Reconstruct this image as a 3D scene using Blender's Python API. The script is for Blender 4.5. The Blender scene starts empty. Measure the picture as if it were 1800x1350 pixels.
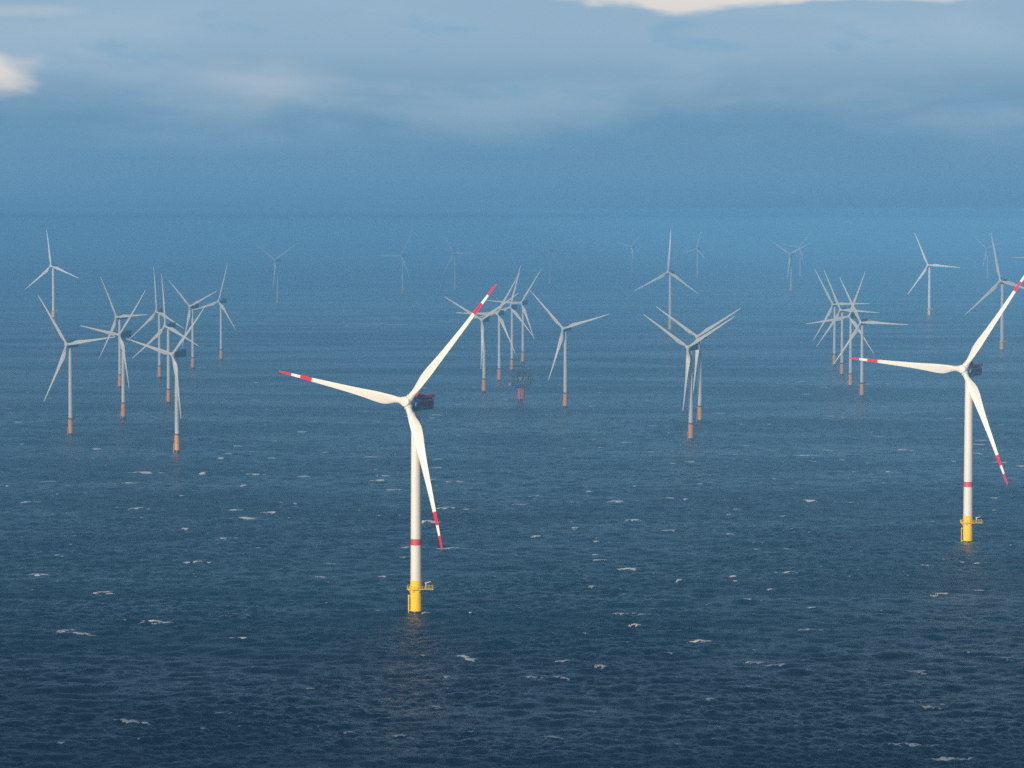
import bpy, bmesh, math, random
import numpy as np
from mathutils import Matrix, Vector

R = math.radians
scene = bpy.context.scene
col = scene.collection
rng = np.random.default_rng(7)

# ------------------------------------------------------------------ camera
CAM_H = 197.5
cam_data = bpy.data.cameras.new("camera")
cam_data.sensor_width = 36.0
cam_data.lens = 110.0
cam_data.clip_start = 1.0
cam_data.clip_end = 200000.0
cam = bpy.data.objects.new("camera", cam_data)
cam.location = (0, 0, CAM_H)
cam.rotation_euler = (R(90) - math.atan(283 / 5500), 0, 0)
col.objects.link(cam)
scene.camera = cam

# ------------------------------------------------------------------ sun
SUN_AZ = R(34.5)          # behind the camera, to the left
SUN_EL = R(13)
sun_dir = Vector((-math.sin(SUN_AZ) * math.cos(SUN_EL), -math.cos(SUN_AZ) * math.cos(SUN_EL), math.sin(SUN_EL)))
sd = bpy.data.lights.new("sun", 'SUN')
sd.energy = 4.8
sd.angle = R(0.5)
sd.color = (1.0, 0.84, 0.63)
sun = bpy.data.objects.new("sun", sd)
sun.rotation_euler = sun_dir.to_track_quat('Z', 'Y').to_euler()
col.objects.link(sun)


# ------------------------------------------------------------------ node helper
class NT:
    def __init__(self, tree):
        self.t = tree
        self.n = tree.nodes
        self.n.clear()

    def node(self, typ, **kw):
        nd = self.n.new(typ)
        for k, v in kw.items():
            setattr(nd, k, v)
        return nd

    def link(self, a, b):
        self.t.links.new(a, b)

    def put(self, sock, v):
        if isinstance(v, bpy.types.NodeSocket):
            self.link(v, sock)
        else:
            sock.default_value = v

    def math(self, op, a, b=None, c=None, clamp=False):
        nd = self.node('ShaderNodeMath', operation=op, use_clamp=clamp)
        for i, v in enumerate((a, b, c)):
            if v is not None:
                self.put(nd.inputs[i], v)
        return nd.outputs[0]

    def vec(self, x, y, z):
        nd = self.node('ShaderNodeCombineXYZ')
        for i, v in enumerate((x, y, z)):
            self.put(nd.inputs[i], v)
        return nd.outputs[0]

    def ramp(self, v, a, b, o0=0.0, o1=1.0, smooth=True):
        nd = self.node('ShaderNodeMapRange', interpolation_type='SMOOTHSTEP' if smooth else 'LINEAR', clamp=True)
        self.put(nd.inputs[0], v)
        for i, q in zip((1, 2, 3, 4), (a, b, o0, o1)):
            self.put(nd.inputs[i], q)
        return nd.outputs[0]

    def noise(self, vec, scale, detail=3.0, rough=0.55, dist=0.0):
        nd = self.node('ShaderNodeTexNoise')
        if vec is not None:
            self.link(vec, nd.inputs['Vector'])
        nd.inputs['Scale'].default_value = scale
        nd.inputs['Detail'].default_value = detail
        nd.inputs['Roughness'].default_value = rough
        nd.inputs['Distortion'].default_value = dist
        return nd.outputs[0]

    def mix(self, f, a, b):
        nd = self.node('ShaderNodeMix', data_type='RGBA')
        self.put(nd.inputs[0], f)
        for s, v in ((6, a), (7, b)):
            self.put(nd.inputs[s], (*v, 1.0) if isinstance(v, tuple) and len(v) == 3 else v)
        return nd.outputs[2]


# ------------------------------------------------------------------ world: clear sky with a low bank of rain cloud
world = bpy.data.worlds.new("World")
scene.world = world
world.use_nodes = True
w = NT(world.node_tree)
out = w.node('ShaderNodeOutputWorld')
sky = w.node('ShaderNodeTexSky', sky_type='NISHITA', sun_disc=False)
sky.sun_elevation = SUN_EL
sky.sun_rotation = R(180) + SUN_AZ
sky.altitude = 100
sky.dust_density = 1.5
bg_sky = w.node('ShaderNodeBackground')
w.link(sky.outputs[0], bg_sky.inputs[0])
bg_sky.inputs[1].default_value = 0.06
tc = w.node('ShaderNodeTexCoord')
sep = w.node('ShaderNodeSeparateXYZ')
w.link(tc.outputs['Generated'], sep.inputs[0])
X, Y, Z = sep.outputs
az = w.math('ARCTAN2', X, Y)
flat = w.vec(w.math('MULTIPLY', az, 9.0), 3.7, w.math('MULTIPLY', Z, 36.0))
n1 = w.noise(flat, 1.0, 5.0, 0.55, 0.25)
flat2 = w.vec(w.math('MULTIPLY', az, 30.0), 9.1, w.math('MULTIPLY', Z, 80.0))
n2 = w.noise(flat2, 1.0, 4.0, 0.5, 0.3)
n1c = w.math('SUBTRACT', n1, 0.5)
n2c = w.math('SUBTRACT', n2, 0.5)
zz = w.math('ADD', Z, w.math('MULTIPLY', n1c, 0.012))
low = w.mix(w.ramp(zz, 0.003, 0.036), (0.098, 0.230, 0.374), (0.126, 0.268, 0.402))
bank = w.mix(w.ramp(zz, 0.030, 0.060), low, (0.252, 0.383, 0.505))
bank = w.mix(w.math('MULTIPLY', w.ramp(n1, 0.45, 0.7, 0.0, 0.5), w.ramp(Z, 0.015, 0.04)), bank, (0.32, 0.44, 0.55))
hi = w.ramp(Z, 0.018, 0.05)
bank = w.mix(w.math('MULTIPLY', hi, w.ramp(n2, 0.42, 0.28, 0.0, 0.5)), bank, (0.150, 0.335, 0.49))


def puff(a0, z0, wa, wz, soft=1.0):
    dx = w.math('DIVIDE', w.math('SUBTRACT', az, a0), wa)
    dz = w.math('DIVIDE', w.math('SUBTRACT', Z, z0), wz)
    d = w.math('SQRT', w.math('ADD', w.math('MULTIPLY', dx, dx), w.math('MULTIPLY', dz, dz)))
    d = w.math('ADD', d, w.math('MULTIPLY', n2c, 2.4))
    d = w.math('ADD', d, w.math('MULTIPLY', n1c, 0.7))
    return w.ramp(d, 1.25, 1.25 - soft)


for a0, z0, wa, wz, soft, amt in ((-0.168, 0.0482, 0.029, 0.0085, 1.1, 0.95), (-0.160, 0.0665, 0.035, 0.0022, 1.2, 0.2),
                                  (-0.078, 0.0450, 0.024, 0.0085, 1.25, 0.16), (0.058, 0.0722, 0.040, 0.0050, 0.75, 0.85),
                                  (0.125, 0.0722, 0.055, 0.0026, 0.6, 0.6), 
                                  (-0.26, 0.055, 0.04, 0.010, 0.9, 0.7), (0.25, 0.065, 0.05, 0.010, 0.9, 0.7)):
    bank = w.mix(w.math('MULTIPLY', puff(a0, z0, wa, wz, soft), amt), bank, (0.70, 0.65, 0.59))
# broken cloud added above the view, dark blue to deepen the sea's reflections
big = w.node('ShaderNodeVectorMath', operation='MULTIPLY')
w.link(tc.outputs['Generated'], big.inputs[0])
big.inputs[1].default_value = (5.0, 5.0, 14.0)
n3 = w.noise(big.outputs[0], 1.0, 6.0, 0.55, 0.3)
bank = w.mix(w.math('MULTIPLY', w.ramp(Z, 0.075, 0.14), w.ramp(n3, 0.25, 0.8, 0.6, 1.0)), bank, (0.10, 0.25, 0.40))
bg_bank = w.node('ShaderNodeBackground')
w.link(bank, bg_bank.inputs[0])
cover = w.math('MULTIPLY', w.ramp(Z, 0.08, 0.26, 1.0, 0.25), w.ramp(Z, 0.25, 0.6, 1.0, 0.5))
ms = w.node('ShaderNodeMixShader')
w.link(cover, ms.inputs[0])
w.link(bg_sky.outputs[0], ms.inputs[1])
w.link(bg_bank.outputs[0], ms.inputs[2])
w.link(ms.outputs[0], out.inputs[0])

# ------------------------------------------------------------------ exposure and render settings
scene.view_settings.view_transform = 'Standard'
scene.view_settings.look = 'None'
scene.view_settings.exposure = 0.27
scene.view_settings.gamma = 1.0
cy = scene.cycles
cy.max_bounces = 6
cy.volume_bounces = 2
cy.diffuse_bounces = 2
cy.glossy_bounces = 2
cy.use_denoising = False
cy.caustics_reflective = False
cy.caustics_refractive = False


# ------------------------------------------------------------------ materials
def material(name, color, rough=0.5, spec=0.5, vary=0.0, scale=0.3, tint=None, metal=0.0, streak=True):
    m = bpy.data.materials.new(name)
    m.use_nodes = True
    k = NT(m.node_tree)
    o = k.node('ShaderNodeOutputMaterial')
    b = k.node('ShaderNodeBsdfPrincipled')
    k.link(b.outputs[0], o.inputs[0])
    b.inputs['Roughness'].default_value = rough
    b.inputs['Metallic'].default_value = metal
    b.inputs['Specular IOR Level'].default_value = spec
    if vary:
        t = k.node('ShaderNodeTexCoord')
        mp = k.node('ShaderNodeMapping')
        k.link(t.outputs['Object'], mp.inputs[0])
        mp.inputs['Scale'].default_value = (1, 1, 0.12 if streak else 1)
        n = k.noise(mp.outputs[0], scale * 3, 5.0, 0.6)
        c = k.mix(k.ramp(n, 0.48, 0.78, 0.0, vary), color, tint or tuple(v * 0.6 for v in color))
        k.link(c, b.inputs['Base Color'])
        k.link(k.ramp(n, 0.3, 0.7, rough - 0.08, rough + 0.1), b.inputs['Roughness'])
    else:
        b.inputs['Base Color'].default_value = (*color, 1)
    return m


WHITE = material("white_paint", (0.80, 0.785, 0.74), 0.42, 0.4, 0.16, 0.25, (0.60, 0.57, 0.50))
BLADE = material("blade_gelcoat", (0.80, 0.785, 0.74), 0.38, 0.4, 0.10, 0.15, (0.66, 0.63, 0.57))
GREY = material("nacelle_grey", (0.30, 0.36, 0.38), 0.45, 0.4, 0.3, 0.3, (0.2, 0.24, 0.25), streak=False)
DARK = material("dark_slate_paint", (0.035, 0.055, 0.065), 0.5, 0.4, 0.3, 0.3, (0.02, 0.03, 0.035), streak=False)
RED = material("signal_red_paint", (0.74, 0.003, 0.003), 0.5, 0.08, 0.1, 0.3, (0.6, 0.01, 0.01))
SHADED_RED = material("shaded_red_paint", (0.30, 0.015, 0.03), 0.5, 0.3, 0.15, 0.3, (0.2, 0.015, 0.03))  # railing red with the shade of its visible side put into the colour
BAND = material("faded_red_paint", (0.66, 0.075, 0.07), 0.45, 0.4, 0.2, 0.3, (0.5, 0.08, 0.07))
YELLOW = material("yellow_paint", (1.0, 0.66, 0.003), 0.5, 0.12, 0.25, 0.35, (0.84, 0.46, 0.01))
ORANGE = material("orange_paint", (0.95, 0.40, 0.03), 0.5, 0.4, 0.4, 0.3, (0.72, 0.26, 0.03))
RUST = material("rusty_red_paint", (0.78, 0.20, 0.06), 0.55, 0.3, 0.4, 0.3, (0.5, 0.12, 0.05))
TIDE = material("wet_marine_growth", (0.035, 0.032, 0.02), 0.35, 0.5, 0.5, 0.8, (0.06, 0.05, 0.02), streak=False)
STEEL = material("galvanised_steel", (0.085, 0.095, 0.10), 0.45, 0.5, 0.3, 0.5, (0.13, 0.13, 0.13), streak=False)
def cloud_material(name, opacity):
    """thin cloud: part of the sunlight comes through its two skins"""
    m = bpy.data.materials.new(name)
    m.use_nodes = True
    k = NT(m.node_tree)
    o = k.node('ShaderNodeOutputMaterial')
    d = k.node('ShaderNodeBsdfDiffuse')
    d.inputs[0].default_value = (0.85, 0.85, 0.86, 1)
    t = k.node('ShaderNodeBsdfTransparent')
    x = k.node('ShaderNodeMixShader')
    x.inputs[0].default_value = opacity
    k.link(t.outputs[0], x.inputs[1])
    k.link(d.outputs[0], x.inputs[2])
    k.link(x.outputs[0], o.inputs[0])
    return m


THIN_CLOUD = cloud_material("thin_cloud", 0.31)
THICK_CLOUD = cloud_material("thick_cloud", 0.55)
DIM_CLOUD = cloud_material("dim_cloud", 0.50)
HAZE_SHADE_CLOUD = cloud_material("haze_shade_cloud", 0.28)


# ------------------------------------------------------------------ mesh builder
class MB:
    def __init__(self):
        self.v, self.f, self.m, self.mats, self.smooth = [], [], [], [], []

    def mat(self, m):
        if m not in self.mats:
            self.mats.append(m)
        return self.mats.index(m)

    def add(self, verts, faces, m, smooth=True):
        o = len(self.v)
        k = self.mat(m)
        self.v += [tuple(p) for p in verts]
        for fa in faces:
            self.f.append(tuple(i + o for i in fa))
            self.m.append(k)
            self.smooth.append(smooth)

    def lathe(self, prof, m, seg=40, M=None, cap=True):
        """prof: list of (radius, z, material or None)"""
        for i in range(len(prof) - 1):
            r0, z0 = prof[i][:2]
            r1, z1 = prof[i + 1][:2]
            mm = prof[i + 1][2] if len(prof[i + 1]) > 2 and prof[i + 1][2] else m
            ring = []
            for r, z in ((r0, z0), (r1, z1)):
                for s in range(seg):
                    a = 2 * math.pi * s / seg
                    p = Vector((r * math.cos(a), r * math.sin(a), z))
                    ring.append(M @ p if M else p)
            self.add(ring, [(s, (s + 1) % seg, seg + (s + 1) % seg, seg + s) for s in range(seg)], mm)
        if cap:
            for idx, flip in ((0, True), (-1, False)):
                r, z = prof[idx][:2]
                if r < 1e-4:
                    continue
                ring = [Vector((r * math.cos(2 * math.pi * s / seg), r * math.sin(2 * math.pi * s / seg), z)) for s in range(seg)]
                ring = [M @ p if M else p for p in ring]
                order = tuple(range(seg))
                mm = prof[idx][2] if idx == -1 and len(prof[idx]) > 2 and prof[idx][2] else m
                self.add(ring, [order[::-1] if flip else order], mm, False)

    def tube(self, a, b, r, m, seg=8):
        a, b = Vector(a), Vector(b)
        d = b - a
        M = Matrix.Translation(a) @ d.to_track_quat('Z', 'Y').to_matrix().to_4x4()
        self.lathe([(r, 0), (r, d.length)], m, seg, M)

    def box(self, c, s, m, bevel=0.0, M=None):
        bm = bmesh.new()
        bmesh.ops.create_cube(bm, size=1.0)
        for v in bm.verts:
            v.co = Vector((v.co.x * s[0], v.co.y * s[1], v.co.z * s[2]))
        if bevel:
            bmesh.ops.bevel(bm, geom=bm.edges[:], offset=bevel, segments=3, profile=0.5, affect='EDGES')
        T = (M or Matrix.Identity(4)) @ Matrix.Translation(Vector(c))
        bm.verts.index_update()
        self.add([T @ v.co for v in bm.verts], [[v.index for v in f.verts] for f in bm.faces], m, False)
        bm.free()

    def mesh(self, name):
        me = bpy.data.meshes.new(name)
        me.from_pydata(self.v, [], self.f)
        for m in self.mats:
            me.materials.append(m)
        me.polygons.foreach_set('material_index', self.m)
        me.polygons.foreach_set('use_smooth', self.smooth)
        bm = bmesh.new()
        bm.from_mesh(me)
        bmesh.ops.remove_doubles(bm, verts=bm.verts, dist=0.002)
        bmesh.ops.recalc_face_normals(bm, faces=bm.faces)
        bm.to_mesh(me)
        bm.free()
        me.set_sharp_from_angle(angle=R(40))
        return me


def link(name, me, parent=None, M=None):
    o = bpy.data.objects.new(name, me)
    col.objects.link(o)
    if parent:
        o.parent = parent
    if M is not None:
        o.matrix_local = M
    return o


# ------------------------------------------------------------------ water surface
def spectrum_tile(L, N, lam0, lam1, lp, mean, spread, seed):
    r = np.random.default_rng(seed)
    k1 = 2 * np.pi * np.fft.fftfreq(N, L / N)
    kx, ky = np.meshgrid(k1, k1, indexing='xy')
    k = np.hypot(kx, ky)
    k[0, 0] = 1e9
    lam = 2 * np.pi / k
    kp = 2 * np.pi / lp
    P = np.exp(-1.25 * (kp / k) ** 2) / k ** 4
    ang = np.arctan2(kx, ky) - mean
    D = np.abs(np.cos(ang / 1.0)) ** spread * (np.cos(ang) > -0.2)
    P = P * D * (lam > lam0) * (lam <= lam1)
    ph = np.sqrt(P) * (r.normal(size=k.shape) + 1j * r.normal(size=k.shape))
    h = np.fft.ifft2(ph)
    hh = np.real(h)
    dx = np.real(np.fft.ifft2(-1j * kx / k * ph))
    dy = np.real(np.fft.ifft2(-1j * ky / k * ph))
    sx = np.real(np.fft.ifft2(1j * kx * ph))
    sy = np.real(np.fft.ifft2(1j * ky * ph))
    slope = np.sqrt((sx ** 2 + sy ** 2).mean())
    return [t.astype(np.float32) for t in (hh / slope, dx / slope, dy / slope)], L, N


def sample(tile, x, y, rot):
    (h, dx, dy), L, N = tile
    c, s = math.cos(rot), math.sin(rot)
    u = (x * c + y * s) / L * N
    v = (-x * s + y * c) / L * N
    i = np.floor(u).astype(np.int64)
    j = np.floor(v).astype(np.int64)
    fu = (u - i).astype(np.float32)
    fv = (v - j).astype(np.float32)
    i %= N
    j %= N
    i1 = (i + 1) % N
    j1 = (j + 1) % N
    res = []
    for a in (h, dx, dy):
        res.append((a[j, i] * (1 - fu) + a[j, i1] * fu) * (1 - fv) + (a[j1, i] * (1 - fu) + a[j1, i1] * fu) * fv)
    hh, ax, ay = res
    return hh, ax * c - ay * s, ax * s + ay * c


def build_sea():
    # rows of the sheet get farther apart with distance from the shore-side view point, columns widen
    pmax, pmin = 620.0, 9.0
    K = CAM_H * 3129.0
    p = []
    q = pmax
    while q > pmin:
        p.append(q)
        q -= 0.5 if q > 190 else 0.75
    d = K / np.array(p)
    rows = np.concatenate([[-4000, -500, 400.0], d, [80000.0]])
    ncol = 1250
    u = np.linspace(-1, 1, ncol)
    half = np.clip(rows, 990, None) * 0.205 + 12
    xs = u[None, :] * half[:, None]
    far = np.maximum(40000.0, half[:, None] * 1.5)
    xs = np.concatenate([-far, xs, far], axis=1)
    ys = np.repeat(rows[:, None], xs.shape[1], axis=1)
    nr, nc = xs.shape
    X = xs.ravel()
    Yv = ys.ravel()
    dist = np.clip(Yv, 1000, None)
    row_step = dist ** 2 / K * 0.5
    inside = np.ones((nr, nc), np.float32)
    inside[:, 0] = inside[:, -1] = 0
    inside[:4] = 0
    inside[-1] = 0
    inside = inside.ravel()
    bands = [
        (spectrum_tile(1013.0, 512, 22.0, 120.0, 46.0, R(14), 1.6, 1), 0.0, 0.046, 30.0),
        (spectrum_tile(419.0, 512, 9.0, 22.0, 40.0, R(6), 2, 2), 0.31, 0.128, 20.0),
        (spectrum_tile(227.0, 512, 4.0, 9.0, 40.0, R(0), 0.4, 3), -0.23, 0.150, 6.0),
        (spectrum_tile(101.0, 512, 1.6, 4.0, 40.0, R(10), 0.0, 4), 0.52, 0.13, 2.6),
    ]
    gust_t = spectrum_tile(2203.0, 512, 90.0, 900.0, 300.0, 0.0, 0, 9)
    gust = np.clip(1 + 0.34 * sample(gust_t, X, Yv, 0.2)[0] / gust_t[0][0].std(), 0.45, 1.6)
    Hh = np.zeros_like(X, dtype=np.float32)
    Dx = np.zeros_like(Hh)
    Dy = np.zeros_like(Hh)
    for tile, rot, slope, lam in bands:
        wgt = np.clip((lam * 1.1 - row_step) / (lam * 0.6), 0, 1) * slope * inside
        if lam < 20:
            wgt = wgt * gust
        h, a, b = sample(tile, X, Yv, rot)
        Hh += h * wgt
        Dx += a * wgt
        Dy += b * wgt
    crest = Hh.copy()
    X2 = X + Dx * 0.9
    Y2 = Yv + Dy * 0.9
    # ---- white caps: breaking crests with trailing streaks, an attribute of the water surface
    foam = np.zeros(nr * nc, np.float32)
    r2 = np.random.default_rng(21)
    crest2 = crest.reshape(nr, nc)
    ev = []
    area = 0
    tries = 7500
    yy = 1000 * (7.0 ** np.sqrt(r2.random(tries)))
    yy = np.sqrt(r2.random(tries)) * 6600
    yy = yy[yy > 1000]
    for y in yy:
        x = (r2.random() * 2 - 1) * y * 0.19
        ev.append((x, y, r2.random(), 0))
    for _ in range(160):        # squally bands far out
        y = 6150 + r2.normal() * 130
        x = r2.choice([-260, 60, 420, -700, 900]) + r2.normal() * 190
        ev.append((x, y, 0.35 + 0.6 * r2.random(), 1))
    keep = 0
    rows_in = rows

    def stamp(cx, cy, lx, ly, tilt, amp, sharp, holes):
        i0 = np.searchsorted(rows_in, cy - ly * 3 - lx * abs(tilt) - 2)
        i1 = np.searchsorted(rows_in, cy + ly * 3 + lx * abs(tilt) + 2)
        if i1 - i0 < 1:
            i1 = i0 + 1
        i0 = max(i0, 4)
        i1 = min(i1, nr - 1)
        if i1 <= i0:
            return
        hf = half[i0:i1]
        c0 = int((((cx - lx * 2.2) / hf.min() + 1) / 2 * (ncol - 1)).clip(0, ncol - 1)) if True else 0
        c1 = int((((cx + lx * 2.2) / hf.max() + 1) / 2 * (ncol - 1)).clip(0, ncol - 1)) + 2
        cc0 = int((((cx - lx * 2.2) / hf.max() + 1) / 2 * (ncol - 1)).clip(0, ncol - 1))
        cc1 = int((((cx + lx * 2.2) / hf.min() + 1) / 2 * (ncol - 1)).clip(0, ncol - 1)) + 2
        a0, a1 = min(c0, cc0), max(c1, cc1)
        gx = xs[i0:i1, a0 + 1:a1 + 1]
        gy = ys[i0:i1, a0 + 1:a1 + 1]
        ddx = gx - cx
        ddy = gy - cy - ddx * tilt + holes * ly * (ddx / lx) ** 2
        step = np.maximum(row_step.reshape(nr, nc)[i0:i1, a0 + 1:a1 + 1], 0.3)
        lyy = np.maximum(ly, step * 0.8)
        wob = np.sin(ddx * 1.7 / max(lx * 0.25, 0.6) + cx) * 0.35 + np.sin(ddx * 4.1 / max(lx * 0.25, 0.6) + cy) * 0.25
        e = (ddx / lx) ** 2 + ((ddy - wob * ly) / lyy) ** 2
        g = np.clip(1 - e, 0, 1) ** sharp
        amp2 = amp * np.minimum(1.0, ly / lyy + 0.5)
        sub = foam.reshape(nr, nc)[i0:i1, a0 + 1:a1 + 1]
        np.maximum(sub, g * amp2, out=sub)

    step_r = rows
    for x, y, q, kind in ev:
        i = np.searchsorted(rows, y)
        if i >= nr - 2 or i < 5:
            continue
        # pull the event onto the nearest crest
        jc = int(np.clip((x / half[i] + 1) / 2 * (ncol - 1), 3, ncol - 4)) + 1
        lo, hi2 = max(4, np.searchsorted(rows, y - 14)), min(nr - 2, np.searchsorted(rows, y + 14) + 1)
        colh = crest2[lo:hi2, jc]
        ib = lo + int(np.argmax(colh))
        y = rows[ib]
        if kind == 0 and crest2[ib, jc] < 0.28 + 0.3 * r2.random():
            continue
        keep += 1
        big = q ** 8
        lx = 0.25 + 1.1 * r2.random() ** 2 + 9.0 * big * (0.3 + r2.random())
        ly = 0.2 + 0.4 * r2.random() + 2.2 * big
        if kind == 1:
            lx *= 3.0
            ly *= 2.0
        lx = max(lx, 0.0006 * y)
        tilt = r2.normal() * 0.4
        amp = 0.55 + 0.5 * q
        stamp(x, y - 0.3, lx, ly, tilt, amp, 0.6, r2.normal() * 1.2)
        if q > 0.8:
            for _ in range(r2.integers(2, 5)):
                stamp(x + r2.normal() * lx * 0.8, y - abs(r2.normal()) * ly * 1.6, lx * (0.25 + 0.5 * r2.random()),
                      ly * (0.25 + 0.35 * r2.random()), tilt + r2.normal() * 0.3, amp * (0.6 + 0.4 * r2.random()), 0.6, r2.normal())
        if q > 0.85:       # pale old foam left behind the crest
            stamp(x + r2.normal() * 3, y - 4 - 5 * r2.random(), 4 + 12 * r2.random() ** 2, 0.7 + 1.2 * r2.random(), r2.normal() * 0.15, 0.30 + 0.1 * r2.random(), 0.7, 0)
    # foam collars at the turbine legs
    for (tx, ty, tr) in PILES:
        for _ in range(5):
            stamp(tx + r2.normal() * tr * 1.4, ty - tr * 0.6 + r2.normal() * 1.5, tr * (0.5 + 0.9 * r2.random()), 0.5 + 0.5 * r2.random(), r2.normal() * 0.1, 0.55 + 0.25 * r2.random(), 0.7, 0)
    co = np.stack([X2, Y2, Hh], axis=1).astype(np.float32)
    idx = np.arange(nr * nc, dtype=np.int32).reshape(nr, nc)
    quads = np.stack([idx[:-1, :-1], idx[:-1, 1:], idx[1:, 1:], idx[1:, :-1]], axis=-1).reshape(-1, 4)
    me = bpy.data.meshes.new("sea")
    me.vertices.add(len(co))
    me.vertices.foreach_set('co', co.ravel())
    me.loops.add(quads.size)
    me.loops.foreach_set('vertex_index', quads.ravel())
    me.polygons.add(len(quads))
    me.polygons.foreach_set('loop_start', np.arange(0, quads.size, 4, dtype=np.int32))
    me.polygons.foreach_set('use_smooth', np.ones(len(quads), bool))
    me.update(calc_edges=True)
    at = me.attributes.new("foam", 'FLOAT', 'POINT')
    at.data.foreach_set('value', foam)
    m = bpy.data.materials.new("sea_water")
    m.use_nodes = True
    k = NT(m.node_tree)
    o = k.node('ShaderNodeOutputMaterial')
    b = k.node('ShaderNodeBsdfPrincipled')
    t = k.node('ShaderNodeTexCoord')
    P = t.outputs['Object']
    mp = k.node('ShaderNodeMapping')
    k.link(P, mp.inputs[0])
    mp.inputs['Scale'].default_value = (0.95, 1.0, 1.0)
    b1 = k.noise(mp.outputs[0], 0.7, 6.0, 0.65, 0.4)
    b2 = k.noise(mp.outputs[0], 0.09, 3.0, 0.55, 0.3)
    bp = k.node('ShaderNodeBump')
    bp.inputs['Strength'].default_value = 1.0
    bp.inputs['Distance'].default_value = 1.0
    mp2 = k.node('ShaderNodeMapping')
    k.link(P, mp2.inputs[0])
    mp2.inputs['Scale'].default_value = (0.8, 1.0, 1.0)
    mp2.inputs['Rotation'].default_value = (0, 0, R(-8))
    b3 = k.noise(mp2.outputs[0], 0.035, 4.0, 0.65, 0.8)
    hgt = k.math('ADD', k.math('MULTIPLY', b1, 0.56), k.math('MULTIPLY', b2, 1.6))
    hgt = k.math('ADD', hgt, k.math('MULTIPLY', b3, 1.8))
    mp3 = k.node('ShaderNodeMapping')
    k.link(P, mp3.inputs[0])
    mp3.inputs['Scale'].default_value = (0.35, 1.0, 1.0)
    mp3.inputs['Rotation'].default_value = (0, 0, R(12))
    lanes = k.noise(mp3.outputs[0], 0.0055, 4.0, 0.6, 0.8)
    k.link(k.ramp(lanes, 0.36, 0.64, 0.17, 0.36), b.inputs['Roughness'])
    k.link(hgt, bp.inputs['Height'])
    k.link(bp.outputs[0], b.inputs['Normal'])
    patch = k.noise(mp.outputs[0], 0.004, 3.0, 0.5)
    c = k.mix(k.ramp(patch, 0.35, 0.65), (0.0002, 0.021, 0.040), (0.0004, 0.029, 0.046))
    k.link(c, b.inputs['Base Color'])
    b.inputs['IOR'].default_value = 1.333
    fo = k.node('ShaderNodeBsdfDiffuse')
    fo.inputs[0].default_value = (0.88, 0.88, 0.87, 1)
    fa = k.node('ShaderNodeAttribute', attribute_name="foam")
    fmp = k.node('ShaderNodeMapping')
    k.link(P, fmp.inputs[0])
    fmp.inputs['Scale'].default_value = (1.0, 0.5, 1.0)
    fn = k.noise(fmp.outputs[0], 1.4, 6.0, 0.75, 0.9)
    fm = k.math('ADD', fa.outputs['Fac'], k.math('MULTIPLY', k.math('SUBTRACT', fn, 0.5), 1.5))
    mask = k.math('MULTIPLY', k.ramp(fm, 0.30, 0.66, 0.0, 1.0), k.ramp(fa.outputs['Fac'], 0.02, 0.25))
    mx = k.node('ShaderNodeMixShader')
    k.link(mask, mx.inputs[0])
    k.link(b.outputs[0], mx.inputs[1])
    k.link(fo.outputs[0], mx.inputs[2])
    k.link(mx.outputs[0], o.inputs[0])
    me.materials.append(m)
    ob = link("sea", me)
    ob['kind'] = 'structure'
    ob['label'] = 'dark blue choppy sea flecked with white caps'
    return ob


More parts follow.
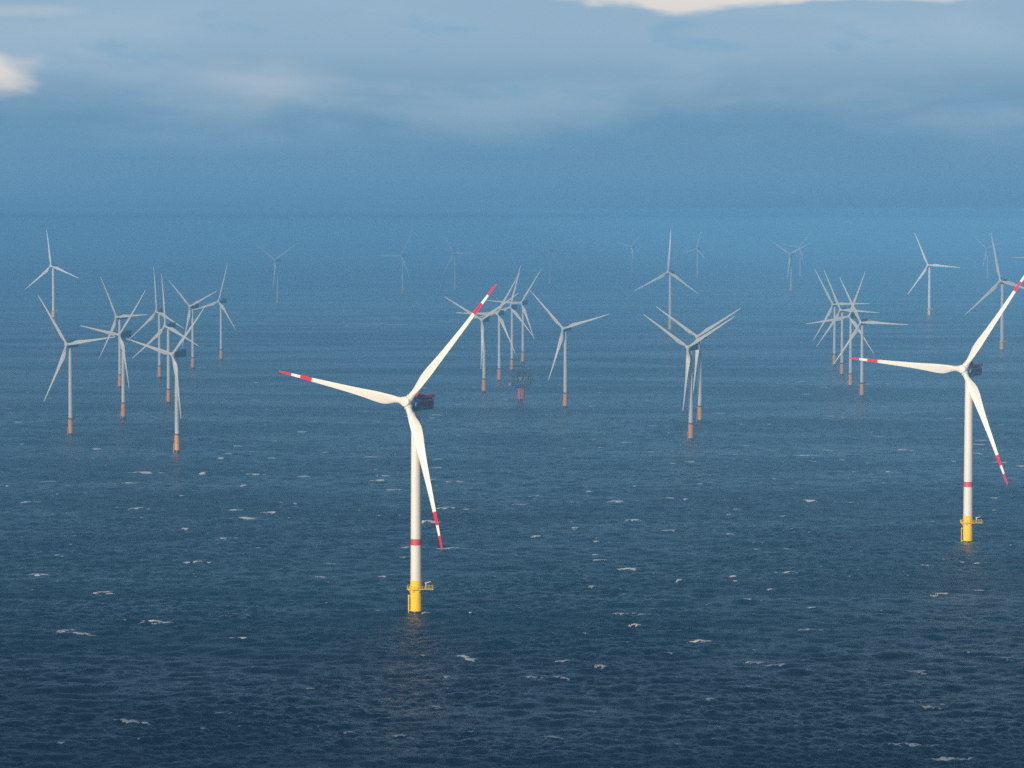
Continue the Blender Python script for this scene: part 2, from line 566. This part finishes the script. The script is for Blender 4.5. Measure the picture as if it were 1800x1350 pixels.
# ------------------------------------------------------------------ the turbines: (kind, x, y, yaw to the left, blade angle, label)
BIG, SMALL = 'big', 'small'
HUB_BIG, HUB_SMALL = 106.7, 84.5
TURBINES = [
    ('banded', -48.5, 1579.8, 30, 40.0, 'nearest white turbine, red-banded blades and tower, left of the other sunlit one on yellow'),
    ('banded', 282.5, 1931.2, 33, 33.8, 'white turbine with red-banded tower and one blade tip cut by the photo edge'),
    ('plain', -962.3, 6566.7, 24, 110, 'pale turbine on a yellow foundation, farthest left, standing above a nearer turbine'),
    ('small', -410.0, 2901.9, 30, 82, 'pale turbine on orange foundation, leftmost of its row, one blade level to the right'),
    ('small', -392.4, 3155.9, 40, 38, 'turbine touched by the level blade tip of its left neighbour, another close behind'),
    ('small', -469.7, 3745.4, 42, 86, 'turbine half hidden directly behind another, only its upper left blade clear'),
    ('small', -448.6, 3979.3, 40, 111, 'turbine with one upright blade, left and farther of two upright-bladed turbines'),
    ('small', -375.6, 3419.1, 38, 111, 'turbine with one upright blade, right and nearer of two upright-bladed turbines'),
    ('small', -288.0, 2685.7, 40, 42, 'nearest turbine on orange foundation, blade hanging beside tower, dark nacelle to the right'),
    ('small', -431.5, 4227.7, 42, 68, 'turbine with two raised blades spread wide, between upright-bladed pair and rightmost of the left cluster'),
    ('small', -418.3, 4497.8, 40, 15, 'distant turbine at the right end of the left cluster, a blade sloping down right'),
    ('small', -32.5, 3644.6, 30, 57, 'turbine on yellowish foundation just right of the nearest turbine\'s raised red tip'),
    ('small', -15.8, 3900.5, 28, 30, 'second turbine of the close middle four, a blade level to the left'),
    ('small', 0.2, 4178.8, 32, 14, 'turbine standing directly behind the left half of the substation platform'),
    ('small', 15.5, 4410.0, 32, 33, 'farthest of the close middle four, standing just above the substation'),
    ('small', 57.1, 3341.0, 30, 74, 'turbine standing alone right of the substation with one blade hanging down left'),
    ('small', 162.4, 2835.0, 38, 60, 'nearer of the two overlapping Y-shaped turbines, lower blade hanging left of tower'),
    ('small', 186.6, 3101.6, 37, 60, 'farther of the two overlapping Y-shaped turbines, tower right behind its neighbour'),
    ('plain', 292.4, 5783.1, 30, 2, 'far turbine with one blade straight up, above the two overlapping Y-shaped turbines'),
    ('plain', 651.2, 10991.1, 32, 14, 'faint white far turbine just right of the one with a vertical blade'),
    ('plain', 464.7, 12091.2, 34, 44, 'very faint far turbine left of the one with a vertical blade'),
    ('plain', 808.2, 9065.9, 30, 63, 'faint far Y-shaped turbine with two raised blades, alone above empty water'),
    ('plain', 1075.0, 11680.0, 32, 40, 'barely visible turbine tower just right of the faint Y-shaped turbine'),
    ('plain', 895.4, 6712.8, 32, 94, 'pale far turbine on bright yellow foundation, above the gap between cluster and sunlit turbine'),
    ('plain', 1687.0, 11103.4, 34, 70, 'ghostly far turbine crossed by a dark raised blade, near the photo edge'),
    ('plain', 763.8, 4873.8, 32, 106, 'dark turbine with long raised blade, behind the sunlit turbine\'s upper blade'),
    ('plain', 1384.0, 8200.0, 32, 30, 'faint turbine outside the photo edge, only a level blade tip showing'),
    ('small', 446.5, 4329.0, 34, 88, 'farthest and leftmost turbine of the close right four'),
    ('small', 428.0, 4053.7, 34, 93, 'second from left turbine of the close right four'),
    ('small', 408.6, 3771.5, 34, 20, 'turbine of the close right four with a blade raised to the right'),
    ('small', 397.5, 3549.1, 28, 92, 'nearest turbine of the close right four, pale blade level to the right'),
    ('plain', -573.8, 7659.7, 38, 60, 'faint far turbine alone, right of the left cluster and above empty sea'),
    ('plain', -303.8, 8702.8, 34, 30, 'faint far turbine with one blade level to the left, above nearest turbine\'s left blade'),
    ('plain', -167.6, 9219.7, 34, 88, 'faint far turbine left of the nearest turbine\'s raised red tip'),
    ('plain', 124.0, 10214.0, 32, 15, 'barely visible turbine above the lone one right of the substation'),
]
SUBSTATION = (10.0, 3464.0)
PILES = [(t[1], t[2], 3.0 if t[0] != 'small' else 2.4) for t in TURBINES] + [(SUBSTATION[0], SUBSTATION[1], 3.6)]

build_sea()


# ------------------------------------------------------------------ turbine part meshes
def _smooth(xs, ys):
    """dense smooth curve through a few control points"""
    X = np.linspace(xs[0], xs[-1], 400)
    Yv = np.interp(X, xs, ys)
    kern = np.hanning(31)
    kern /= kern.sum()
    pad = np.concatenate([np.full(15, Yv[0]), Yv, Yv[-1] + (Yv[-1] - Yv[-2]) * np.arange(1, 16)])
    return X, np.convolve(pad, kern, 'valid')


CH_T2, CH_C2 = _smooth([0.0, 0.04, 0.085, 0.12, 0.16, 0.21, 0.30, 0.40, 0.50, 0.60, 0.70, 0.78, 0.90, 1.0], [0.55, 0.58, 0.82, 0.97, 1.03, 0.99, 0.79, 0.63, 0.53, 0.45, 0.37, 0.315, 0.22, 0.15])


def blade_mesh(name, L, root_r, chord_max, banded, r0, res=1.0):
    """local: z along the blade from the hub centre, x to the leading edge, y downwind"""
    mb = MB()
    n_sec = 60
    zs = [r0 + (L - r0) * (1 - (1 - i / (n_sec - 1)) ** 1.15) for i in range(n_sec)]
    bands = [(0.745, 0.835), (0.905, 1.01)] if banded else []
    for a, b in bands:
        zs += [L * a, L * b]
    zs = sorted(set(min(z, L) for z in zs))
    rings = []
    npt = 24
    for z in zs:
        t = (z - r0) / (L - r0)
        d2 = 2 * root_r
        ch = float(np.interp(t, CH_T2, CH_C2)) * chord_max
        ch = max(ch, d2 * (1 - t * 1.5)) if t < 0.1 else ch
        e = min(1.0, t / 0.15)
        blend = e * e * (3 - 2 * e)
        th = d2 * (1 - blend) + ch * (0.36 - 0.19 * min(1, max(0, t - 0.15) * 1.9)) * blend
        if t > 0.975:
            q = (t - 0.975) / 0.025
            ch *= math.sqrt(max(0.02, 1 - q * q * 0.97))
            th *= math.sqrt(max(0.02, 1 - q * q * 0.97))
        tw = R(24) * (1 - t) ** 2.2 * min(1, t * 9) + R(2)
        pre = -2.8 * (L / 77.0) * t ** 2.4
        ax = 0.5 + (0.30 - 0.5) * blend
        ring = []
        for i in range(npt):
            a = 2 * math.pi * i / npt
            cxn = 0.5 - 0.5 * math.cos(a)                  # 0 at LE .. 1 at TE
            xc = (ax - cxn) * ch
            circ = 0.5 * math.sin(a)
            foil = (1.0 if math.sin(a) >= 0 else -0.75) * 2.2 * (0.2969 * math.sqrt(cxn) - 0.126 * cxn - 0.3516 * cxn ** 2 + 0.2843 * cxn ** 3 - 0.1015 * cxn ** 4) * 1.05
            yc = (circ * (1 - blend) + foil * blend * 0.5 * 2) * th
            x = xc * math.cos(tw) + yc * math.sin(tw)
            y = -xc * math.sin(tw) + yc * math.cos(tw)
            ring.append((x, y + pre, z))
        rings.append(ring)
    for i in range(len(zs) - 1):
        zm = (zs[i] + zs[i + 1]) / 2 / L
        m = BLADE
        for a, b in bands:
            if a < zm < b:
                m = RED
        mb.add(rings[i] + rings[i + 1], [(k, (k + 1) % npt, npt + (k + 1) % npt, npt + k) for k in range(npt)], m)
    mb.add(rings[-1], [tuple(range(npt))], RED if banded else BLADE)
    mb.add(rings[0], [tuple(range(npt))[::-1]], BLADE)
    return mb.mesh(name)


def hub_mesh(name, s, root_r):
    """local: axis along -y (upwind), origin at the blade axis crossing"""
    mb = MB()
    M = Matrix.Rotation(R(90), 4, 'X')                     # +z -> -y
    prof = [(2.55 * s, -2.75 * s), (2.95 * s, -2.2 * s), (3.05 * s, -0.6 * s), (2.9 * s, 0.9 * s), (2.62 * s, 2.0 * s), (2.42 * s, 2.5 * s), (2.3 * s, 2.62 * s), (1.2 * s, 2.78 * s), (0.0, 2.8 * s)]
    mb.lathe(prof, WHITE, 40, M)
    for k in range(3):
        Rm = Matrix.Rotation(R(120 * k), 4, 'Y')
        mb.lathe([(root_r * 1.22, 1.5 * s), (root_r * 1.22, 3.15 * s), (root_r * 1.15, 3.3 * s), (root_r * 1.15, 3.5 * s), (root_r * 1.02, 3.55 * s)], WHITE, 32, Rm)
    return mb.mesh(name)


def big_parts(banded):
    p = {}
    mb = MB()
    zt = 102.6
    rad = lambda z: 2.95 + (2.45 - 2.95) * (z - 16.5) / (zt - 16.5)
    pts = [16.5, 34.6, 37.7, 45, 60, 61.0, 75, 90, zt]
    prof = []
    for z in pts:
        prof.append((rad(z), z, BAND if banded and z == 37.7 else None))
    mb.lathe(prof, WHITE, 48)
    for z in (34.6, 60.0, 84.0):
        mb.lathe([(rad(z), z - 0.12), (rad(z) + 0.06, z - 0.1), (rad(z) + 0.06, z + 0.1), (rad(z), z + 0.12)], BAND if z == 34.6 and banded else WHITE, 48, None, False)
    p['tower'] = mb.mesh("turbine_tower")
    mb = MB()
    mb.lathe([(3.03, -3.0), (3.03, 0.5, TIDE), (3.04, 1.0, TIDE), (3.04, 16.35), (3.12, 16.4), (3.12, 16.6), (2.9, 16.62)], YELLOW, 48)
    p['foundation'] = mb.mesh("turbine_foundation")
    # platform round the leg, with a laydown wing
    mb = MB()
    oct_ = [(5.0 * math.cos(R(22.5 + 45 * i)), 5.0 * math.sin(R(22.5 + 45 * i))) for i in range(8)]
    outer = [(8.6, -1.9), (8.6, 1.9), (4.6, 2.4)] + oct_[1:7] + [(4.6, -2.4)]
    n = len(outer)
    for z0, z1 in ((12.0, 12.35),):
        mb.add([(x, y, z0) for x, y in outer] + [(x, y, z1) for x, y in outer], [tuple(range(n))[::-1], tuple(range(n, 2 * n))] + [(i, (i + 1) % n, n + (i + 1) % n, n + i) for i in range(n)], YELLOW, False)
    for a in range(8):
        c, s = math.cos(R(22.5 + 45 * a)), math.sin(R(22.5 + 45 * a))
        mb.tube((3.0 * c, 3.0 * s, 10.2), (4.5 * c, 4.5 * s, 12.0), 0.14, YELLOW)
    for y in (-1.5, 1.5):
        mb.tube((3.0, y, 11.3), (5.2, y, 12.0), 0.12, YELLOW)
    p['platform'] = mb.mesh("turbine_platform")
    mb = MB()
    for i in range(n):
        a, b = Vector((*outer[i], 0)), Vector((*outer[(i + 1) % n], 0))
        a, b = a * 0.98, b * 0.98
        k = max(1, int((b - a).length / 1.6))
        for j in range(k):
            q = a.lerp(b, j / k)
            mb.tube((q.x, q.y, 12.35), (q.x, q.y, 13.9), 0.09, YELLOW, 6)
        for z in (13.1, 13.9):
            mb.tube((a.x, a.y, z), (b.x, b.y, z), 0.06, YELLOW, 6)
    # equipment lockers on the deck
    mb.box((6.3, 0.9, 12.95), (1.5, 1.2, 1.2), DARK, 0.08)
    mb.box((7.7, -0.5, 12.9), (1.0, 1.3, 1.1), DARK, 0.08)
    p['railing'] = mb.mesh("platform_railing")
    mb = MB()
    mb.tube((4.9, -1.6, 12.35), (4.9, -1.6, 15.4), 0.22, WHITE)
    mb.tube((4.9, -1.6, 15.3), (7.3, -2.6, 16.1), 0.16, WHITE)
    mb.box((4.9, -1.6, 15.3), (0.7, 0.7, 0.6), WHITE, 0.08)
    p['crane'] = mb.mesh("davit_crane")
    mb = MB()
    for x in (-0.9, 0.9):                                  # boat landing: two fenders and a ladder between them
        mb.tube((x - 0.3, -4.0, -1.5), (x - 0.3, -4.0, 9.0), 0.2, YELLOW)
        for z in (1.0, 8.6):
            mb.tube((x - 0.3, -4.0, z), (x - 0.3, -2.9, z), 0.16, YELLOW)
    for x in (-0.6, 0.0):
        mb.tube((x, -3.6, 0), (x, -3.6, 12.2), 0.06, STEEL, 6)
    for i in range(26):
        mb.tube((-0.6, -3.6, 0.5 + 0.45 * i), (0.0, -3.6, 0.5 + 0.45 * i), 0.035, STEEL, 5)
    p['ladder'] = mb.mesh("boat_landing_ladder")
    # nacelle, local origin on the tower axis at hub height, upwind is -y
    mb = MB()
    M = Matrix.Rotation(R(-90), 4, 'X')                    # +z -> +y
    mb.lathe([(2.2, -6.0), (3.2, -5.9), (3.55, -5.5), (3.6, -5.0), (3.6, -2.4), (3.45, -2.1), (3.0, -1.9)], GREY, 48, M)
    mb.lathe([(2.6, -2.0), (2.75, -1.0), (2.8, 0.2)], GREY, 40, M)
    # rear canopy: rounded superellipse section, red stripe along each flank
    secs = [(-0.6, 0.86), (-0.2, 0.97), (0.4, 1.0), (6.0, 1.0), (11.6, 1.0), (12.5, 0.97), (12.95, 0.88), (13.05, 0.76)]
    npt = 48
    rings = []
    for yy, s in secs:
        ring = []
        for i in range(npt):
            a = 2 * math.pi * i / npt
            ca, sa = math.cos(a), math.sin(a)
            ex = 0.42
            x = 3.0 * s * math.copysign(abs(ca) ** ex, ca)
            z = -0.85 + 2.95 * s * math.copysign(abs(sa) ** (ex + 0.15), sa)
            ring.append((x, yy, z))
        rings.append(ring)
    for i in range(len(secs) - 1):
        for k in range(npt):
            q = [rings[i][k], rings[i][(k + 1) % npt], rings[i + 1][(k + 1) % npt], rings[i + 1][k]]
            zc = sum(v[2] for v in q) / 4
            xc = sum(v[0] for v in q) / 4
            m = RED if -1.75 < zc < 0.55 and abs(xc) > 2.0 and i > 0 else GREY
            mb.add(q, [(0, 1, 2, 3)], m)
    mb.add(rings[0], [tuple(range(npt))[::-1]], GREY, False)
    mb.add(rings[-1], [tuple(range(npt))], GREY, False)
    mb.lathe([(2.5, -4.1), (2.85, -3.9), (2.85, -2.9), (3.1, -2.7), (3.1, -1.5)], GREY, 40)
    p['nacelle'] = mb.mesh("turbine_nacelle")
    # winching platform railing on the roof: red lattice panels
    mb = MB()
    x0, x1, y0, y1, z0, z1 = -3.1, 3.1, 1.3, 13.0, 2.12, 3.75
    mb.box((0, (y0 + y1) / 2, z0 + 0.06), (x1 - x0, y1 - y0, 0.18), GREY)
    cs = [(x0, y0), (x1, y0), (x1, y1), (x0, y1)]
    for i in range(4):
        a, b = Vector((*cs[i], 0)), Vector((*cs[(i + 1) % 4], 0))
        k = max(2, int((b - a).length / 0.95))
        for j in range(k + 1):
            q = a.lerp(b, j / k)
            mb.tube((q.x, q.y, z0), (q.x, q.y, z1), 0.10, SHADED_RED, 6)
        for z in (z0 + 0.45, z0 + 0.82, z0 + 1.2, z1):
            mb.tube((a.x, a.y, z), (b.x, b.y, z), 0.10, SHADED_RED, 6)
    p['helihoist_railing'] = mb.mesh("helihoist_railing")
    mb = MB()
    Mx = Matrix.Translation((1.4, -1.3, 3.9)) @ Matrix.Rotation(R(-14), 4, 'X')
    mb.box((-1.4, 0, 0), (5.6, 1.1, 2.9), RED, 0.1, Mx)
    for i in range(6):
        mb.box((-1.4, -0.58, -1.1 + 0.44 * i), (5.2, 0.06, 0.14), STEEL, 0, Mx)
    mb.box((0.0, -1.2, 2.4), (4.0, 1.4, 0.9), GREY, 0.1)
    p['cooler'] = mb.mesh("nacelle_cooler")
    p['hub'] = hub_mesh("rotor_hub", 1.0, 1.75)
    p['blade'] = blade_mesh("rotor_blade", 78.0 if banded else 77.0, 1.75, 5.6, banded, 3.3)
    return p


def small_parts():
    p = {}
    mb = MB()
    mb.lathe([(2.08, 16.3), (2.0, 30), (1.85, 50), (1.7, 68), (1.55, 82.3)], WHITE, 36)
    for z, r in ((36.0, 1.97), (59.0, 1.79)):
        mb.lathe([(r - 0.03, z - 0.12), (r + 0.06, z - 0.1), (r + 0.06, z + 0.1), (r - 0.03, z + 0.12)], WHITE, 36, None, False)
    p['tower'] = mb.mesh("turbine_tower")
    mb = MB()
    mb.lathe([(2.4, -3.0), (2.4, 1.6, TIDE), (2.41, 2.4, TIDE), (2.41, 15.2), (2.5, 15.3), (2.5, 16.2), (2.1, 16.3)], ORANGE, 36)
    p['foundation'] = mb.mesh("turbine_foundation")
    mb = MB()
    mb.lathe([(2.42, 15.5), (4.0, 15.6), (4.0, 15.85), (2.42, 15.9)], DARK, 16)
    for a in range(16):
        c, s = 3.9 * math.cos(R(22.5 * a)), 3.9 * math.sin(R(22.5 * a))
        mb.tube((c, s, 15.85), (c, s, 17.0), 0.07, DARK, 5)
        c2, s2 = 3.9 * math.cos(R(22.5 * a + 22.5)), 3.9 * math.sin(R(22.5 * a + 22.5))
        for z in (16.45, 17.0):
            mb.tube((c, s, z), (c2, s2, z), 0.06, DARK, 5)
    p['platform'] = mb.mesh("turbine_platform")
    mb = MB()
    for x in (-0.7, 0.7):
        mb.tube((x, -3.2, -1.5), (x, -3.2, 8.0), 0.17, ORANGE, 6)
        for z in (1.2, 7.6):
            mb.tube((x, -3.2, z), (x, -2.3, z), 0.13, ORANGE, 6)
    for x in (-0.3, 0.3):
        mb.tube((x, -3.0, 0), (x, -3.0, 15.6), 0.06, STEEL, 5)
    p['ladder'] = mb.mesh("boat_landing_ladder")
    mb = MB()
    mb.box((0, 2.9, 0.15), (4.3, 13.0, 4.5), DARK, 0.55)
    mb.lathe([(1.9, -3.9), (2.1, -3.6), (2.1, -2.0)], DARK, 28, Matrix.Rotation(R(-90), 4, 'X'))
    mb.lathe([(1.75, -2.2), (1.85, -2.1), (1.85, -1.2)], DARK, 28)
    mb.box((0, 7.4, 2.75), (4.0, 3.4, 0.9), DARK, 0.15)
    p['nacelle'] = mb.mesh("turbine_nacelle")
    mb = MB()
    cs = [(-2.2, 3.6), (2.2, 3.6), (2.2, 9.4), (-2.2, 9.4)]
    for i in range(4):
        a, b = Vector((*cs[i], 0)), Vector((*cs[(i + 1) % 4], 0))
        for j in range(5):
            q = a.lerp(b, j / 5)
            mb.tube((q.x, q.y, 2.4), (q.x, q.y, 4.3), 0.11, DARK, 5)
        for z in (2.9, 3.4, 3.85, 4.3):
            mb.tube((a.x, a.y, z), (b.x, b.y, z), 0.11, DARK, 5)
    p['helihoist_railing'] = mb.mesh("helihoist_railing")
    p['hub'] = hub_mesh("rotor_hub", 0.66, 1.2)
    p['blade'] = blade_mesh("rotor_blade", 58.0, 1.2, 4.0, False, 2.2)
    return p


SPEC = {
    'banded': (big_parts(True), HUB_BIG, 8.6),
    'plain': (big_parts(False), HUB_BIG, 8.6),
    'small': (small_parts(), HUB_SMALL, 5.0),
}
GROUPS = {
    'banded': 'sunlit white turbines with red-banded blades',
    'plain': 'large turbines far out in the haze',
    'small': 'smaller turbines on orange foundations in the middle distance',
}
TILT = R(6)


def turbine(kind, x, y, psi, ang, label):
    parts, hh, ov = SPEC[kind]
    root = bpy.data.objects.new("wind_turbine", None)
    root.empty_display_size = 5
    root.location = (x, y, 0)
    col.objects.link(root)
    root['label'] = label
    root['category'] = 'wind turbine'
    root['group'] = GROUPS[kind]
    link('tower', parts['tower'], root)
    fo = link('foundation', parts['foundation'], root)
    for sub in ('platform', 'railing', 'crane', 'ladder'):
        if sub in parts:
            link(sub, parts[sub], fo, Matrix.Rotation(R(-98), 4, 'Z') if sub == 'ladder' else None)
    yaw = Matrix.Rotation(R(-psi), 4, 'Z')
    N = Matrix.Translation((0, 0, hh)) @ yaw
    na = link('nacelle', parts['nacelle'], root, N)
    for sub in ('helihoist_railing', 'cooler'):
        if sub in parts:
            link(sub, parts[sub], na)
    Hm = N @ Matrix.Rotation(-TILT, 4, 'X') @ Matrix.Translation((0, -ov, 0))
    link('hub', parts['hub'], root, Hm @ Matrix.Rotation(R(ang), 4, 'Y'))
    for k in range(3):
        B = Hm @ Matrix.Rotation(R(ang + 120 * k), 4, 'Y')
        link('blade', parts['blade'], root, B)
    return root


for t in TURBINES:
    turbine(*t)


# ------------------------------------------------------------------ transformer substation on one leg
def substation():
    x, y = SUBSTATION
    root = bpy.data.objects.new("offshore_substation", None)
    root.location = (x, y, 0)
    root.rotation_euler = (0, 0, R(6))
    col.objects.link(root)
    root['label'] = 'squat steel substation platform on a single thick rust-red leg among the turbines'
    root['category'] = 'substation'
    mb = MB()
    mb.lathe([(3.6, -3), (3.6, 2.2, TIDE), (3.65, 3.0, TIDE), (3.65, 15.2), (4.6, 16.4)], RUST, 40)
    leg = link('foundation', mb.mesh("substation_foundation"), root)
    mb = MB()
    for sx in (-2.2, 2.2):
        mb.tube((sx, -4.7, -1), (sx, -4.7, 15), 0.3, RUST)
        for z in (2.5, 9, 14):
            mb.tube((sx, -4.7, z), (sx, -3.2, z), 0.2, RUST)
    link('boat_landing', mb.mesh("substation_boat_landing"), leg)
    # cellar deck and main decks
    def deck(z, x0, x1, y0, y1, m=STEEL, t=0.45):
        mb = MB()
        mb.box(((x0 + x1) / 2, (y0 + y1) / 2, z), (x1 - x0, y1 - y0, t * 1.6), m, 0.05)
        for i in range(9):
            xx = x0 + (x1 - x0) * i / 8
            mb.box((xx, (y0 + y1) / 2, z - 0.72), (0.3, (y1 - y0) * 0.98, 0.74), m)
        return mb
    link('deck', deck(17.0, -9.5, 9.5, -8, 8).mesh("cable_deck"), root)
    link('deck', deck(22.5, -15.2, 14.0, -9, 9).mesh("main_deck"), root)
    link('deck', deck(29.0, -13.0, 13.0, -8.5, 8.5).mesh("upper_deck"), root)
    # frame columns, braces
    mb = MB()
    for yy in (-8.2, 8.2):
        for xx in (-12.6, -6.3, 0, 6.3, 12.6):
            mb.tube((xx, yy, 22.7), (xx, yy, 34.0), 0.45, STEEL)
        for xx in (-8.6, -2.8, 2.8, 8.6):
            mb.tube((xx, yy * 0.9, 17.2), (xx, yy, 22.2), 0.3, STEEL)
        for xx in (-8.6, 2.8):
            mb.tube((xx, yy * 0.9, 17.2), (xx + 5.8, yy, 22.2), 0.2, STEEL)
        for xx in (-12.6, 6.3):
            mb.tube((xx, yy, 22.7), (xx + 6.3, yy, 28.8), 0.32, STEEL)
        for xx in (-10.5, 10.5):
            mb.tube((math.copysign(3.5, xx), yy * 0.35, 14.6), (xx * 0.8, yy * 0.9, 17.0), 0.35, STEEL)
        mb.tube((-12.6, yy, 34.0), (12.6, yy, 34.0), 0.3, STEEL)
    for xx in (-12.6, 12.6):
        mb.tube((xx, -8.2, 34.0), (xx, 8.2, 34.0), 0.3, STEEL)
    link('truss_frame', mb.mesh("substation_frame"), root)
    mb = MB()
    mb.box((0.3, 0, 26.0), (13.0, 12.0, 5.6), GREY, 0.15)
    mb.box((9.5, 1.0, 25.6), (4.2, 9.0, 4.8), GREY, 0.15)
    for i in range(7):
        mb.box((-5 + 1.7 * i, -6.06, 26.0), (0.12, 0.14, 5.2), STEEL)
    for xx in (-3.6, 0.5, 4.6):
        mb.box((xx, -6.08, 24.8), (1.5, 0.16, 2.6), DARK)
    link('equipment_house', mb.mesh("equipment_house"), root)
    for xx, ww in ((-4.2, 4.4), (2.6, 7.2)):
        mb = MB()
        mb.box((xx, -1.0, 31.2), (ww, 8.0, 3.6), DARK, 0.2)
        for i in range(int(ww / 0.6)):
            mb.box((xx - ww / 2 + 0.4 + 0.6 * i, -5.2, 31.2), (0.2, 0.5, 3.0), STEEL)
        link('transformer', mb.mesh("substation_transformer"), root)
    for (xx, z) in ((-12.6, 19.9), (-9.6, 19.6), (10.6, 19.9), (13.2, 24.3)):
        mb = MB()
        mb.box((xx, -4.0, z), (2.2, 5.0, 3.2), DARK if xx > -10 else WHITE, 0.12)
        mb.box((xx, -6.55, z), (1.2, 0.12, 2.1), STEEL)
        link('container', mb.mesh("deck_container"), root)
    mb = MB()
    for z, x0, x1, yy in ((17.2, -9.5, 9.5, 8.0), (22.7, -15.2, 14.0, 9.0), (29.2, -13, 13, 8.5), (34.1, -12.6, 12.6, 8.2)):
        cs = [(x0, -yy), (x1, -yy), (x1, yy), (x0, yy)]
        for i in range(4):
            a, b = Vector((*cs[i], 0)), Vector((*cs[(i + 1) % 4], 0))
            k = int((b - a).length / 1.8)
            for j in range(k):
                q = a.lerp(b, j / k)
                mb.tube((q.x, q.y, z), (q.x, q.y, z + 1.25), 0.07, STEEL, 5)
            for dz in (0.65, 1.25):
                mb.tube((a.x, a.y, z + dz), (b.x, b.y, z + dz), 0.07, STEEL, 5)
    link('railing', mb.mesh("substation_railing"), root)
    mb = MB()
    mb.tube((1.3, 0, 33.0), (1.3, 0, 38.6), 0.55, STEEL)
    mb.box((1.3, 0, 38.9), (1.6, 1.6, 1.3), DARK, 0.15)
    mb.tube((1.3, 0, 39.0), (-16.5, -3.5, 39.6), 0.36, DARK)
    mb.tube((1.3, 0, 40.4), (-8, -1.8, 39.4), 0.12, DARK)
    mb.tube((1.3, 0, 39.4), (1.3, 0, 40.5), 0.2, DARK)
    mb.tube((-16.0, -3.4, 39.5), (-16.0, -3.4, 35.5), 0.06, DARK)
    link('crane', mb.mesh("pedestal_crane"), root)
    mb = MB()
    mb.tube((8.5, 3, 34), (8.5, 3, 38), 0.09, STEEL, 6)
    mb.tube((-9.8, 4, 34), (-9.8, 4, 37.4), 0.09, STEEL, 6)
    mb.box((8.5, 3, 36.6), (1.2, 0.2, 0.5), WHITE)
    link('antenna', mb.mesh("antenna_masts"), root)


substation()


# ------------------------------------------------------------------ a cumulus bank, behind and to the left, that shades the middle distance
def cloud(y0, y1, x0, x1, base, label, seed, mat, edge_wiggle=0.15):
    ca, sa = math.cos(SUN_AZ), math.sin(SUN_AZ)
    nx, ny = 60, 44
    r = np.random.default_rng(seed)
    up, dn = [], []
    lumps = [(r.random(), r.random(), 0.04 + 0.09 * r.random(), 60 + 160 * r.random()) for _ in range(160)]
    for j in range(ny):
        for i in range(nx):
            u, v = i / (nx - 1), j / (ny - 1)
            edge = min(u, 1 - u, v * 1.0, 1 - v) * 2
            h = sum(hh * math.exp(-((u - a) ** 2 + (v - b) ** 2) / (2 * s * s)) for a, b, s, hh in lumps) * 0.25
            e = min(1.0, edge * 3.0) ** 0.5
            wx = 260 * math.sin(v * 17 + 1.3) + 150 * math.sin(v * 41 + u * 9)
            wy = (240 * math.sin(u * 15 + 0.4) + 140 * math.sin(u * 37 + v * 7)) * edge_wiggle
            px = x0 + (x1 - x0) * u + wx * (abs(u - 0.5) * 2)
            py = y0 + (y1 - y0) * v + wy * (abs(v - 0.5) * 2)
            up.append((px, py, base + 40 + h * e))
            dn.append((px, py, base + 40 - 60 * e + 18 * math.sin(u * 50) * math.sin(v * 43) * e))
    n = nx * ny
    fs = []
    for j in range(ny - 1):
        for i in range(nx - 1):
            a = j * nx + i
            fs.append((a, a + 1, a + nx + 1, a + nx))
            fs.append((n + a, n + a + nx, n + a + nx + 1, n + a + 1))
    bd = [i for i in range(nx)] + [j * nx + nx - 1 for j in range(1, ny)] + [(ny - 1) * nx + i for i in range(nx - 2, -1, -1)] + [j * nx for j in range(ny - 2, 0, -1)]
    for k in range(len(bd)):
        a, b = bd[k], bd[(k + 1) % len(bd)]
        fs.append((a, n + a, n + b, b))
    mb = MB()
    mb.add(up + dn, fs, mat)
    o = link('cloud', mb.mesh("cloud"))
    o['kind'] = 'structure'
    o['label'] = label
    return o


CB = 1300.0
off = CB / math.tan(SUN_EL)
offx, offy = -math.sin(SUN_AZ) * off, -math.cos(SUN_AZ) * off
cloud(2560 + offy, 5500 + offy, -3200 + offx, 3400 + offx, CB, 'broad grey cloud bank whose shadow dims the middle distance', 3, THIN_CLOUD)
cloud(-3400 + offy, 1130 + offy, -3000 + offx, 3000 + offx, CB, 'broad grey cloud bank whose shadow dims the nearest water', 5, THICK_CLOUD, 0.4)
cloud(7250 + offy, 12500 + offy, -2600 + offx, 330 + offx, CB, 'smaller grey cloud bank whose shadow dims the far water', 8, DIM_CLOUD)
cloud(7250 + offy, 13500 + offy, 420 + offx, 4200 + offx, CB, 'added thin cloud bank, out of view, dimming the far haze', 11, HAZE_SHADE_CLOUD)  # unseen bank added to darken the bright haze along the right horizon

# ------------------------------------------------------------------ haze over the water
mb = MB()
mb.box((0, 37000, (226 - 6) / 2), (84000, 90000, 226 + 6), STEEL)
hz = mb.mesh("haze")
hz.materials.clear()
hm = bpy.data.materials.new("sea_haze")
hm.use_nodes = True
k = NT(hm.node_tree)
ho = k.node('ShaderNodeOutputMaterial')
pv = k.node('ShaderNodeVolumePrincipled')
pv.inputs['Color'].default_value = (0.178, 0.495, 0.91, 1)
pv.inputs['Density'].default_value = 1.8e-4
pv.inputs['Anisotropy'].default_value = -0.27
k.link(pv.outputs[0], ho.inputs['Volume'])
hz.materials.append(hm)
haze = link("haze", hz)
haze['kind'] = 'stuff'
haze['label'] = 'thin bluish sea haze over the water'
